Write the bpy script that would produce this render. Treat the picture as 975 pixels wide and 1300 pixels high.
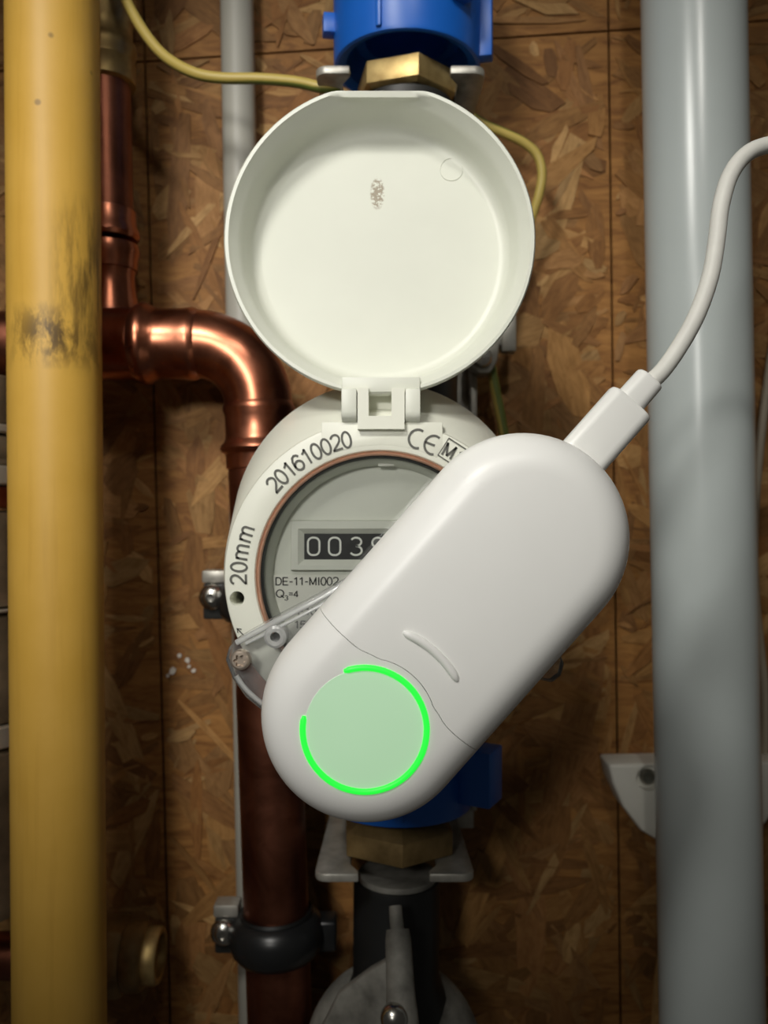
import bpy, bmesh, math, random
from mathutils import Vector, Matrix
random.seed(7)
for _o in list(bpy.data.objects):
    bpy.data.objects.remove(_o)
SC = bpy.context.scene
COL = SC.collection
S = 0.001            # everything below is written in millimetres
F = 1050.0           # focal length in pixels of the 975x1300 frame
PI = math.pi

# ------------------------------------------------------------------ camera
cam_d = bpy.data.cameras.new('camera')
cam = bpy.data.objects.new('camera', cam_d)
COL.objects.link(cam)
cam.location = (0, 0, 0)
cam.rotation_euler = (PI / 2, 0, 0)
cam_d.sensor_fit = 'VERTICAL'
cam_d.sensor_height = 36.0
cam_d.sensor_width = 27.0
cam_d.lens = F / 1300.0 * 36.0
cam_d.clip_start = 0.01
cam_d.dof.use_dof = True
cam_d.dof.focus_distance = 0.232
cam_d.dof.aperture_fstop = 13.0
SC.camera = cam

# ------------------------------------------------------------------ world, lights, exposure
wd = bpy.data.worlds.new('World'); SC.world = wd
wd.use_nodes = True
wd.node_tree.nodes['Background'].inputs[0].default_value = (1.0, 0.93, 0.82, 1)
wd.node_tree.nodes['Background'].inputs[1].default_value = 0.03

def spot(name, loc, target, power, radius, size, blend, colr):
    d = bpy.data.lights.new(name, 'SPOT')
    d.energy = power; d.shadow_soft_size = radius; d.spot_size = math.radians(size); d.spot_blend = blend
    d.color = colr
    o = bpy.data.objects.new(name, d); COL.objects.link(o)
    o.location = Vector(loc) * S
    o.rotation_euler = (Vector(target) * S - o.location).to_track_quat('-Z', 'Y').to_euler()
    return o
spot('ceiling_spot_left', (-185, -150, 370), (-10, 300, 75), 6.8, 0.05, 54, 1.0, (1.0, 0.975, 0.91))
spot('low_fill_spot', (-170, -300, 170), (-55, 300, 40), 5.3, 0.04, 43, 1.0, (1.0, 0.975, 0.91))  # added low frontal fill, lifts the shade under the elbow and inside the lid
spot('ceiling_spot_right', (60, -170, 420), (50, 320, 130), 2.3, 0.02, 48, 1.0, (1.0, 0.965, 0.89))
_a = bpy.data.lights.new('soft_fill_area', 'AREA')  # unseen area light added behind the camera for soft fill and copper reflections
_a.energy = 1.2; _a.size = 0.7; _a.color = (1.0, 0.93, 0.82)
_ao = bpy.data.objects.new('soft_fill_area', _a); COL.objects.link(_ao)
_ao.location = (-0.35, -1.3, 1.5)
_ao.rotation_euler = (Vector((0, 0.3, 0)) - _ao.location).to_track_quat('-Z', 'Y').to_euler()

SC.view_settings.view_transform = 'Standard'
SC.view_settings.look = 'None'
SC.view_settings.gamma = 1.0
SC.view_settings.use_curve_mapping = False
SC.view_settings.exposure = 0.0

# ------------------------------------------------------------------ helpers
def P(px, py, d):
    """millimetre point seen at pixel (px, py) at depth d"""
    return Vector(((px - 487.5) * d / F, d, (650.0 - py) * d / F))

def frame(axis, up=Vector((0, 0, 1))):
    a = axis.normalized()
    if abs(a.dot(up)) > 0.95:
        up = Vector((0, -1, 0))
    e1 = (up - a * up.dot(a)).normalized()
    e2 = a.cross(e1)
    return a, e1, e2

class MB:
    def __init__(s):
        s.v = []; s.f = []; s.uv = {}; s.col = None
    def add(s, verts, faces, uvs=None):
        b = len(s.v)
        s.v += [Vector(p) for p in verts]
        for i, f in enumerate(faces):
            s.f.append([b + k for k in f])
            if uvs:
                s.uv[len(s.f) - 1] = uvs[i]
        return b
    def box(s, lo, hi):
        x0, y0, z0 = lo; x1, y1, z1 = hi
        s.add([(x0,y0,z0),(x1,y0,z0),(x1,y1,z0),(x0,y1,z0),(x0,y0,z1),(x1,y0,z1),(x1,y1,z1),(x0,y1,z1)],
              [(0,3,2,1),(4,5,6,7),(0,1,5,4),(1,2,6,5),(2,3,7,6),(3,0,4,7)])
    def obox(s, c, u, v, w, hu, hv, hw):
        c = Vector(c)
        pts = []
        for k in (-1, 1):
            for (i, j) in ((-1,-1),(1,-1),(1,1),(-1,1)):
                pts.append(c + u*hu*i + v*hv*j + w*hw*k)
        s.add(pts, [(0,3,2,1),(4,5,6,7),(0,1,5,4),(1,2,6,5),(2,3,7,6),(3,0,4,7)])
    def lathe(s, prof, origin, axis, n=48, closed=False, phase=0.0, caps=True, fn=None):
        a, e1, e2 = frame(Vector(axis)); o = Vector(origin)
        rings = []
        b = len(s.v)
        for (r, h) in prof:
            for k in range(n):
                t = 2*PI*k/n + phase
                p = o + a*h + (e1*math.cos(t) + e2*math.sin(t))*r
                if fn: p = fn(p, r, h)
                s.v.append(p)
        m = len(prof)
        for i in range(m if closed else m-1):
            j = (i+1) % m
            for k in range(n):
                l = (k+1) % n
                s.f.append([b+i*n+k, b+i*n+l, b+j*n+l, b+j*n+k])
                s.uv[len(s.f)-1] = [(k/n, prof[i][1]), ((k+1)/n, prof[i][1]), ((k+1)/n, prof[j][1]), (k/n, prof[j][1])]
        if not closed and caps:
            s.f.append([b+k for k in range(n)])
            s.f.append([b+(m-1)*n+k for k in range(n)])
    def tube(s, pts, rad, n=24, caps=True, phase=0.0):
        pts = [Vector(p) for p in pts]
        rs = rad if isinstance(rad, (list, tuple)) else [rad]*len(pts)
        m = len(pts)
        b = len(s.v)
        L = 0.0; Ls = []
        e1 = None
        for i, p in enumerate(pts):
            t = (pts[min(i+1, m-1)] - pts[max(i-1, 0)]).normalized()
            if e1 is None:
                e1 = frame(t, Vector((0, -1, 0)))[1]
            else:
                e1 = (e1 - t*e1.dot(t)).normalized()
            e2 = t.cross(e1)
            if i: L += (p - pts[i-1]).length
            Ls.append(L)
            for k in range(n):
                a = 2*PI*k/n + phase
                s.v.append(p + (e1*math.cos(a) + e2*math.sin(a))*rs[i])
        for i in range(m-1):
            for k in range(n):
                l = (k+1) % n
                s.f.append([b+i*n+k, b+i*n+l, b+(i+1)*n+l, b+(i+1)*n+k])
                s.uv[len(s.f)-1] = [(k/n, Ls[i]), ((k+1)/n, Ls[i]), ((k+1)/n, Ls[i+1]), (k/n, Ls[i+1])]
        if caps:
            s.f.append([b+k for k in range(n)])
            s.f.append([b+(m-1)*n+k for k in range(n)])
    def prism(s, poly, o, u, v, w, h0, h1):
        """poly: 2D points in (u, v); extruded from h0 to h1 along w"""
        o = Vector(o); n = len(poly)
        vs = [o + u*x + v*y + w*h0 for x, y in poly] + [o + u*x + v*y + w*h1 for x, y in poly]
        fs = [list(range(n)), list(range(n, 2*n))] + [[i, (i+1) % n, n+(i+1) % n, n+i] for i in range(n)]
        s.add(vs, fs)
    def ribbon(s, pts, o, u, v, w, width, h):
        """flat stroke along a 2D polyline"""
        m = len(pts); L = []; R = []
        q = [Vector((x, y, 0)) for x, y in pts]
        cl = (q[0] - q[-1]).length < 1e-6
        for i in range(m):
            if cl:
                a = q[i-1] if i > 0 else q[-2]
                c = q[i+1] if i < m-1 else q[1]
            else:
                a = q[max(i-1, 0)]; c = q[min(i+1, m-1)]
            t = (c - a).normalized()
            nn = Vector((-t.y, t.x, 0)) * width/2
            L.append(q[i] + nn); R.append(q[i] - nn)
        for i in range(m-1):
            quad = [L[i], L[i+1], R[i+1], R[i]]
            vs = [Vector(o) + u*p.x + v*p.y for p in quad] + [Vector(o) + u*p.x + v*p.y + w*h for p in quad]
            s.add(vs, [(0,1,2,3),(4,5,6,7),(0,1,5,4),(1,2,6,5),(2,3,7,6),(3,0,4,7)])
    def build(s, name, mat, parent=None, smooth=40, bevel=0.0, seg=2):
        me = bpy.data.meshes.new(name)
        me.from_pydata([tuple(p*S) for p in s.v], [], s.f)
        if s.uv:
            lay = me.uv_layers.new(name='uv')
            for pi, poly in enumerate(me.polygons):
                if pi in s.uv:
                    for li, c in zip(poly.loop_indices, s.uv[pi]):
                        lay.data[li].uv = c
        bm = bmesh.new(); bm.from_mesh(me)
        bmesh.ops.recalc_face_normals(bm, faces=bm.faces)
        if bevel > 0:
            es = [e for e in bm.edges if len(e.link_faces) == 2 and e.calc_face_angle(0) > math.radians(30)]
            bmesh.ops.bevel(bm, geom=es, offset=bevel*S, segments=seg, affect='EDGES', profile=0.5, clamp_overlap=True)
        bm.to_mesh(me); bm.free()
        if smooth:
            for p in me.polygons: p.use_smooth = True
            me.set_sharp_from_angle(angle=math.radians(smooth))
        me.materials.append(mat)
        ob = bpy.data.objects.new(name, me)
        COL.objects.link(ob)
        if parent is not None:
            ob.parent = parent
            ob.matrix_parent_inverse = Matrix.Translation(-parent.location) if parent.type == 'EMPTY' else Matrix.Identity(4)
        return ob

def thing(name, label, cat, loc=(0, 0, 0), group=None):
    o = bpy.data.objects.new(name, None)
    o.empty_display_size = 0.01
    o.location = Vector(loc)*S
    COL.objects.link(o)
    o['label'] = label; o['category'] = cat
    if group: o['group'] = group
    return o
def tag(o, label, cat, group=None):
    o['label'] = label; o['category'] = cat
    if group: o['group'] = group
    return o
def copy_tree(o, parent, delta):
    c = o.copy(); COL.objects.link(c)
    if parent is None: c.location = o.location + Vector(delta)*S
    else: c.parent = parent
    for ch in o.children: copy_tree(ch, c, delta)
    return c
def boolean(ob, cutter, op='DIFFERENCE', smooth=35):
    m = ob.modifiers.new('cut', 'BOOLEAN'); m.object = cutter; m.operation = op; m.solver = 'EXACT'
    bpy.context.view_layer.update()
    dg = bpy.context.evaluated_depsgraph_get()
    me = bpy.data.meshes.new_from_object(ob.evaluated_get(dg))
    old = ob.data; nm = old.name
    ob.modifiers.clear(); ob.data = me
    bpy.data.meshes.remove(old); me.name = nm
    cm = cutter.data
    bpy.data.objects.remove(cutter); bpy.data.meshes.remove(cm)
    for p in me.polygons: p.use_smooth = True
    me.set_sharp_from_angle(angle=math.radians(smooth))
    while len(me.materials) > 1: me.materials.pop()
    return ob
X, Y, Z = Vector((1,0,0)), Vector((0,1,0)), Vector((0,0,1))
TOCAM = Vector((0,-1,0))

# ------------------------------------------------------------------ materials
def srgb(r, g, b):
    def f(c):
        c /= 255.0
        return c/12.92 if c <= 0.04045 else ((c+0.055)/1.055)**2.4
    return (f(r), f(g), f(b), 1.0)
class Mat:
    def __init__(s, name):
        s.m = bpy.data.materials.new(name); s.m.use_nodes = True
        s.t = s.m.node_tree; s.n = s.t.nodes
        s.b = s.n['Principled BSDF']; s.out = s.n['Material Output']
    def node(s, typ, **kw):
        x = s.n.new(typ)
        for k, v in kw.items():
            setattr(x, k, v)
        return x
    def link(s, a, b): s.t.links.new(a, b)
    def coord(s, kind='Object'):
        return s.node('ShaderNodeTexCoord').outputs[kind]
    def noise(s, scale, detail=4, rough=0.55, vec=None, dist=0.0):
        x = s.node('ShaderNodeTexNoise')
        x.inputs['Scale'].default_value = scale; x.inputs['Detail'].default_value = detail
        x.inputs['Roughness'].default_value = rough; x.inputs['Distortion'].default_value = dist
        s.link(vec if vec is not None else s.coord(), x.inputs['Vector'])
        return x.outputs['Fac']
    def ramp(s, fac, stops):
        r = s.node('ShaderNodeValToRGB')
        el = r.color_ramp.elements
        while len(el) < len(stops): el.new(0.5)
        for e, (p, c) in zip(el, stops):
            e.position = p; e.color = c if len(c) == 4 else (*c, 1)
        s.link(fac, r.inputs['Fac'])
        return r.outputs['Color']
    def math(s, op, a, b=None, clamp=False):
        x = s.node('ShaderNodeMath', operation=op); x.use_clamp = clamp
        for i, q in enumerate((a, b)):
            if q is None: continue
            if isinstance(q, (int, float)): x.inputs[i].default_value = q
            else: s.link(q, x.inputs[i])
        return x.outputs[0]
    def mix(s, fac, a, b, blend='MIX'):
        x = s.node('ShaderNodeMix', data_type='RGBA', blend_type=blend)
        for i, q in ((0, fac), (6, a), (7, b)):
            if isinstance(q, (int, float)): x.inputs[i].default_value = q
            elif isinstance(q, tuple): x.inputs[i].default_value = q
            else: s.link(q, x.inputs[i])
        return x.outputs[2]
    def bump(s, h, strength=0.2, dist=0.0003):
        x = s.node('ShaderNodeBump')
        x.inputs['Strength'].default_value = strength; x.inputs['Distance'].default_value = dist
        s.link(h, x.inputs['Height']); s.link(x.outputs['Normal'], s.b.inputs['Normal'])
    def mapping(s, scale, vec=None):
        x = s.node('ShaderNodeMapping'); x.inputs['Scale'].default_value = scale
        s.link(vec if vec is not None else s.coord(), x.inputs['Vector'])
        return x.outputs[0]
def plain(name, c, rough=0.5, metal=0.0, var=0.12, scale=60, bump=0.0, c2=None, spec=None, coat=0.0, sss=0.0, rvar=0.0):
    M = Mat(name)
    n = M.noise(scale)
    dark = c2 if c2 else (c[0]*(1-var), c[1]*(1-var), c[2]*(1-var), 1)
    lite = c if c2 else (min(1, c[0]*(1+var)), min(1, c[1]*(1+var)), min(1, c[2]*(1+var)), 1)
    M.link(M.ramp(n, [(0.3, dark), (0.7, lite)]), M.b.inputs['Base Color'])
    M.b.inputs['Roughness'].default_value = rough
    M.b.inputs['Metallic'].default_value = metal
    if rvar:
        M.link(M.math('ADD', M.math('MULTIPLY', M.noise(scale*0.6), rvar), rough - rvar/2), M.b.inputs['Roughness'])
    if spec is not None: M.b.inputs['Specular IOR Level'].default_value = spec
    if coat: M.b.inputs['Coat Weight'].default_value = coat; M.b.inputs['Coat Roughness'].default_value = 0.1
    if sss:
        M.b.inputs['Subsurface Weight'].default_value = sss
        M.b.inputs['Subsurface Radius'].default_value = (1, 1, 1); M.b.inputs['Subsurface Scale'].default_value = 0.0015
    if bump: M.bump(M.noise(scale*20), bump, 0.00015)
    return M.m

WHITE = plain('white_plastic_smooth', srgb(248, 248, 245), 0.36, var=0.01)
PLUG = plain('white_plastic_plug', srgb(240, 240, 236), 0.4, var=0.015)
CORD = plain('white_cord_rubber', srgb(226, 225, 218), 0.5, var=0.03, scale=200)
METER = plain('off_white_meter_plastic', srgb(230, 231, 218), 0.42, var=0.015, bump=0.03, scale=90)
DIALM = plain('dial_grey_plastic', srgb(218, 220, 210), 0.5, var=0.02)
DIAL2 = plain('dial_label_white', srgb(228, 228, 219), 0.55, var=0.02)
INK = plain('grey_ink', srgb(92, 92, 86), 0.6, var=0.06, scale=300)
INK2 = plain('black_ink', srgb(40, 40, 38), 0.6, var=0.1, scale=900)
BLACK = plain('black_plastic', srgb(24, 25, 25), 0.45, var=0.1)
DRUM = plain('counter_black', srgb(22, 24, 24), 0.5, var=0.2, scale=300)
DIGIT = plain('counter_digit_white', srgb(232, 234, 228), 0.5, var=0.03)
RUBBER = plain('black_rubber', srgb(30, 31, 32), 0.32, var=0.15)
BODYM = plain('dark_meter_body', srgb(38, 38, 36), 0.5, var=0.2)
BLUE = plain('blue_plastic', srgb(22, 98, 196), 0.38, var=0.05, scale=40)
BRASS = plain('brass', srgb(200, 174, 118), 0.45, 0.75, c2=srgb(150, 124, 76), scale=120, rvar=0.15)
BRASSD = plain('aged_brass', srgb(160, 134, 88), 0.5, 0.5, c2=srgb(120, 98, 60), scale=120, rvar=0.15)
STEEL = plain('galvanised_steel', srgb(190, 187, 178), 0.42, 0.5, c2=srgb(150, 147, 138), scale=150, rvar=0.2)
ZINC = plain('zinc_screw', srgb(190, 188, 182), 0.25, 1.0, var=0.1)
SCREW = plain('torx_screw_steel', srgb(206, 190, 174), 0.36, 0.75, var=0.1)
DULL = plain('dull_grey_casting', srgb(150, 148, 140), 0.7, 0.2, c2=srgb(96, 94, 88), scale=90, bump=0.2)
GREYPVC = plain('light_grey_pvc', srgb(192, 200, 199), 0.27, var=0.03, scale=25)
THINPVC = plain('pale_grey_pipe', srgb(170, 168, 158), 0.45, var=0.04, scale=25)
CLIPW = plain('white_clip_plastic', srgb(222, 220, 210), 0.5, var=0.03)
CABLEG = plain('grey_cable_sheath', srgb(170, 160, 142), 0.5, var=0.05)
VALVE = plain('valve_bronze', srgb(156, 138, 112), 0.4, 0.6, c2=srgb(112, 98, 78), scale=80, rvar=0.2)
VALVES = plain('valve_nickel', srgb(196, 186, 168), 0.36, 0.6, var=0.1)
GASKET = plain('dark_gasket', srgb(18, 18, 17), 0.5)
BEZEL = plain('copper_bezel', srgb(214, 164, 138), 0.32, 0.75, var=0.08, scale=200)
PAINT = plain('white_paint_fleck', srgb(206, 200, 190), 0.7)
BACKM = plain('dark_cavity_board', srgb(44, 28, 16), 0.9)

def copper_mat(name, hi, lo, rough):
    M = Mat(name)
    n = M.noise(45, 5, 0.6, dist=0.6)
    n2 = M.noise(260, 3, 0.6)
    c = M.ramp(n, [(0.3, lo), (0.68, hi)])
    c = M.mix(M.math('MULTIPLY', M.ramp(n2, [(0.56, (0,0,0,1)), (0.75, (1,1,1,1))]), 0.35), c, lo)
    M.link(c, M.b.inputs['Base Color'])
    M.b.inputs['Metallic'].default_value = 1.0
    M.link(M.math('ADD', M.math('MULTIPLY', n, 0.22), rough - 0.1), M.b.inputs['Roughness'])
    return M.m
COPPER = copper_mat('copper_fitting', srgb(194, 126, 98), srgb(146, 86, 62), 0.30)
COPPERP = copper_mat('copper_pipe_tarnished', srgb(158, 100, 78), srgb(112, 66, 48), 0.40)

def yellow_mat():
    M = Mat('yellow_gas_pipe_paint')
    base = M.ramp(M.noise(30, 5, 0.6), [(0.3, srgb(212, 166, 68)), (0.7, srgb(222, 176, 80))])
    # long vertical wear streaks
    st = M.noise(1.0, 4, 0.6, vec=M.mapping((260, 260, 14)))
    base = M.mix(M.math('MULTIPLY', M.ramp(st, [(0.52, (0,0,0,1)), (0.75, (1,1,1,1))]), 0.22), base, srgb(176, 128, 44))
    co = M.coord()
    sep = M.node('ShaderNodeSeparateXYZ'); M.link(co, sep.inputs[0])
    def win(src, c, w):
        d = M.math('DIVIDE', M.math('SUBTRACT', src, c), w)
        return M.math('SUBTRACT', 1.0, M.math('MULTIPLY', d, d), clamp=True)
    smear = M.noise(1.0, 6, 0.65, vec=M.mapping((190, 190, 80)), dist=0.35)
    fine = M.noise(1.0, 5, 0.6, vec=M.mapping((260, 260, 45)))
    # ring shaped grime where something was strapped on, heavier on the right side
    w1 = M.math('MULTIPLY', win(sep.outputs['Z'], 0.0625, 0.0125), win(sep.outputs['X'], -0.117, 0.019))
    m1 = M.math('MULTIPLY', w1, M.ramp(smear, [(0.42, (0,0,0,1)), (0.57, (1,1,1,1))]))
    w2 = M.math('MULTIPLY', win(sep.outputs['Z'], 0.082, 0.034), win(sep.outputs['X'], -0.106, 0.013))
    m2 = M.math('MULTIPLY', w2, M.ramp(fine, [(0.42, (0,0,0,1)), (0.6, (1,1,1,1))]))
    m = M.math('MAXIMUM', M.math('MULTIPLY', m1, 0.9), M.math('MULTIPLY', m2, 0.8))
    base = M.mix(m, base, srgb(74, 54, 26))
    spk = M.node('ShaderNodeTexVoronoi'); spk.inputs['Scale'].default_value = 55
    M.link(co, spk.inputs['Vector'])
    k = M.ramp(spk.outputs['Distance'], [(0.05, (1,1,1,1)), (0.085, (0,0,0,1))])
    base = M.mix(M.math('MULTIPLY', k, 0.6), base, srgb(96, 66, 26))
    M.link(base, M.b.inputs['Base Color'])
    M.b.inputs['Roughness'].default_value = 0.5
    M.bump(M.noise(500, 3), 0.06, 0.0002)
    return M.m
YELLOW = yellow_mat()

def earth_mat():
    M = Mat('green_yellow_sheath')
    uv = M.node('ShaderNodeUVMap'); uv.uv_map = 'uv'
    sep = M.node('ShaderNodeSeparateXYZ'); M.link(uv.outputs[0], sep.inputs[0])
    f = M.math('FRACT', M.math('ADD', sep.outputs['X'], M.math('MULTIPLY', sep.outputs['Y'], 0.002)))
    c = M.ramp(f, [(0.0, srgb(190, 168, 88)), (0.36, srgb(190, 168, 88)), (0.42, srgb(96, 108, 46)), (0.62, srgb(96, 108, 46)), (0.68, srgb(190, 168, 88))])
    M.link(c, M.b.inputs['Base Color']); M.b.inputs['Roughness'].default_value = 0.45
    return M.m
EARTH = earth_mat()

def osb_mat(flake):
    M = Mat('osb_flake' if flake else 'osb_core')
    if flake:
        at = M.node('ShaderNodeAttribute'); at.attribute_name = 'tone'
        uv = M.node('ShaderNodeUVMap'); uv.uv_map = 'uv'
        g = M.noise(1.0, 6, 0.65, vec=M.mapping((0.05, 0.8, 1), uv.outputs[0]), dist=1.3)
        g2 = M.noise(1.0, 3, 0.6, vec=M.mapping((0.12, 0.25, 1), uv.outputs[0]), dist=1.0)
        c = M.mix(1.0, at.outputs['Color'], M.ramp(g, [(0.25, (0.62, 0.56, 0.5, 1)), (0.5, (0.95, 0.95, 0.95, 1)), (0.75, (1.16, 1.14, 1.1, 1))]), 'MULTIPLY')
        c = M.mix(1.0, c, M.ramp(g2, [(0.3, (0.72, 0.68, 0.62, 1)), (0.6, (1, 1, 1, 1))]), 'MULTIPLY')
        h = g
    else:
        g = M.noise(1.0, 6, 0.65, vec=M.mapping((40, 40, 200)), dist=1.2)
        c = M.ramp(g, [(0.3, srgb(110, 70, 34)), (0.65, srgb(168, 120, 66))])
        h = g
    M.link(c, M.b.inputs['Base Color'])
    M.b.inputs['Roughness'].default_value = 0.62
    M.b.inputs['Specular IOR Level'].default_value = 0.25
    M.bump(h, 0.35, 0.0005)
    return M.m
OSBF = osb_mat(True); OSBC = osb_mat(False)

def clear_mat(name, tint, rough, gloss, haze=0.0):
    M = Mat(name)
    tr = M.node('ShaderNodeBsdfTransparent'); tr.inputs[0].default_value = tint
    gl = M.node('ShaderNodeBsdfGlossy'); gl.inputs['Roughness'].default_value = rough
    n = M.noise(180, 3)
    M.link(M.math('ADD', M.math('MULTIPLY', n, 0.06), max(0.0, rough-0.03)), gl.inputs['Roughness'])
    fr = M.node('ShaderNodeFresnel'); fr.inputs[0].default_value = 1.5
    mx = M.node('ShaderNodeMixShader')
    M.link(M.math('MULTIPLY', fr.outputs[0], gloss, clamp=True), mx.inputs[0])
    M.link(tr.outputs[0], mx.inputs[1]); M.link(gl.outputs[0], mx.inputs[2])
    if haze:
        df = M.node('ShaderNodeBsdfDiffuse'); df.inputs[0].default_value = (0.86, 0.87, 0.86, 1)
        m2 = M.node('ShaderNodeMixShader'); m2.inputs[0].default_value = haze
        M.link(mx.outputs[0], m2.inputs[1]); M.link(df.outputs[0], m2.inputs[2])
        M.link(m2.outputs[0], M.out.inputs[0])
    else:
        M.link(mx.outputs[0], M.out.inputs[0])
    return M.m
GLASS = clear_mat('meter_glass', (0.985, 0.99, 0.985, 1), 0.03, 0.8)
CLEAR = clear_mat('clear_plastic', (0.97, 0.975, 0.975, 1), 0.1, 1.5, 0.09)
CLEARR = clear_mat('clear_plastic_rib', (0.97, 0.975, 0.975, 1), 0.16, 2.5, 0.34)

def emit_mat(name, base, ecol, strength):
    M = Mat(name)
    n = M.noise(70, 2)
    M.link(M.ramp(n, [(0.3, tuple(c*0.98 for c in base[:3]) + (1,)), (0.7, base)]), M.b.inputs['Base Color'])
    M.b.inputs['Roughness'].default_value = 0.4
    M.b.inputs['Emission Color'].default_value = ecol
    M.b.inputs['Emission Strength'].default_value = strength
    return M.m
LED = emit_mat('green_light_ring', srgb(60, 190, 70), (0.01, 1.0, 0.05, 1), 0.85)
BUTTON = emit_mat('backlit_button', srgb(226, 234, 226), (0.11, 0.62, 0.16, 1), 0.36)

def lid_mat():
    M = Mat('lid_plastic')
    base = M.ramp(M.noise(25, 3), [(0.3, srgb(219, 221, 209)), (0.7, srgb(224, 226, 214))])
    co = M.coord()
    c = P(479, 244, 270)*S
    d = M.node('ShaderNodeVectorMath', operation='SUBTRACT'); M.link(co, d.inputs[0]); d.inputs[1].default_value = tuple(c)
    sc = M.node('ShaderNodeMapping'); sc.inputs['Rotation'].default_value = (0, math.radians(-14), 0); sc.inputs['Scale'].default_value = (330, 60, 150)
    M.link(d.outputs[0], sc.inputs['Vector'])
    ln = M.node('ShaderNodeVectorMath', operation='LENGTH'); M.link(sc.outputs[0], ln.inputs[0])
    w = M.math('SUBTRACT', 1.0, ln.outputs['Value'], clamp=True)
    n = M.noise(900, 4, 0.7)
    m = M.math('MULTIPLY', M.ramp(M.math('MULTIPLY', M.math('ADD', w, 0.25), M.ramp(n, [(0.38, (0,0,0,1)), (0.52, (1,1,1,1))])), [(0.4, (0,0,0,1)), (0.6, (1,1,1,1))]), 0.7)
    M.link(M.mix(m, base, srgb(120, 92, 52)), M.b.inputs['Base Color'])
    M.b.inputs['Roughness'].default_value = 0.4
    M.bump(M.noise(1600, 2), 0.03, 0.0001)
    return M.m
LIDM = lid_mat()

# ================================================================== SETTING: OSB wall
WY = 382.0
def line2(a, b):   # pixel line -> wall (x, z) line
    p, q = P(*a, WY), P(*b, WY)
    return (p.x, p.z), (q.x, q.z)
def isect(l, m):
    (x1, y1), (x2, y2) = l; (x3, y3), (x4, y4) = m
    d = (x1-x2)*(y3-y4)-(y1-y2)*(x3-x4)
    a = x1*y2-y1*x2; b = x3*y4-y3*x4
    return ((a*(x3-x4)-(x1-x2)*b)/d, (a*(y3-y4)-(y1-y2)*b)/d)
VL = line2((186, 150), (216, 1300)); VR = line2((774, 150), (788, 1300)); H = line2((0, 90), (975, 26))
EL = ((-420, -500), (-420, 500)); ER = ((420, -500), (420, 500)); ET = ((-500, 430), (500, 430)); EB = ((-500, -430), (500, -430))
mb = MB(); mb.box((-420, WY+9, -430), (420, WY+18, 430))
wall = mb.build('wall_back', BACKM, smooth=0)
wall['kind'] = 'structure'
wall['label'] = 'back wall of reddish brown oriented strand board panels'
def inset(poly, g):
    cx = sum(p[0] for p in poly)/len(poly); cz = sum(p[1] for p in poly)/len(poly)
    n = len(poly); lines = []
    for i in range(n):
        (x1, y1), (x2, y2) = poly[i], poly[(i+1) % n]
        nx, ny = -(y2-y1), (x2-x1); L = math.hypot(nx, ny); nx /= L; ny /= L
        if (cx-x1)*nx + (cz-y1)*ny < 0: nx, ny = -nx, -ny
        lines.append(((x1+nx*g, y1+ny*g), (x2+nx*g, y2+ny*g)))
    return [isect(lines[i-1], lines[i]) for i in range(n)]
def inside(p, poly):
    s = None; n = len(poly)
    for i in range(n):
        (x1, y1), (x2, y2) = poly[i], poly[(i+1) % n]
        c = (x2-x1)*(p[1]-y1)-(y2-y1)*(p[0]-x1)
        if s is None: s = c > 0
        elif (c > 0) != s: return False
    return True
TONES = [(166, 116, 66), (176, 126, 74), (160, 110, 62), (182, 134, 82), (154, 104, 58), (172, 122, 74), (148, 98, 54), (190, 144, 92), (164, 112, 66)]
cols = [EL, VL, VR, ER]; rows = [ET, H, EB]
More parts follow.
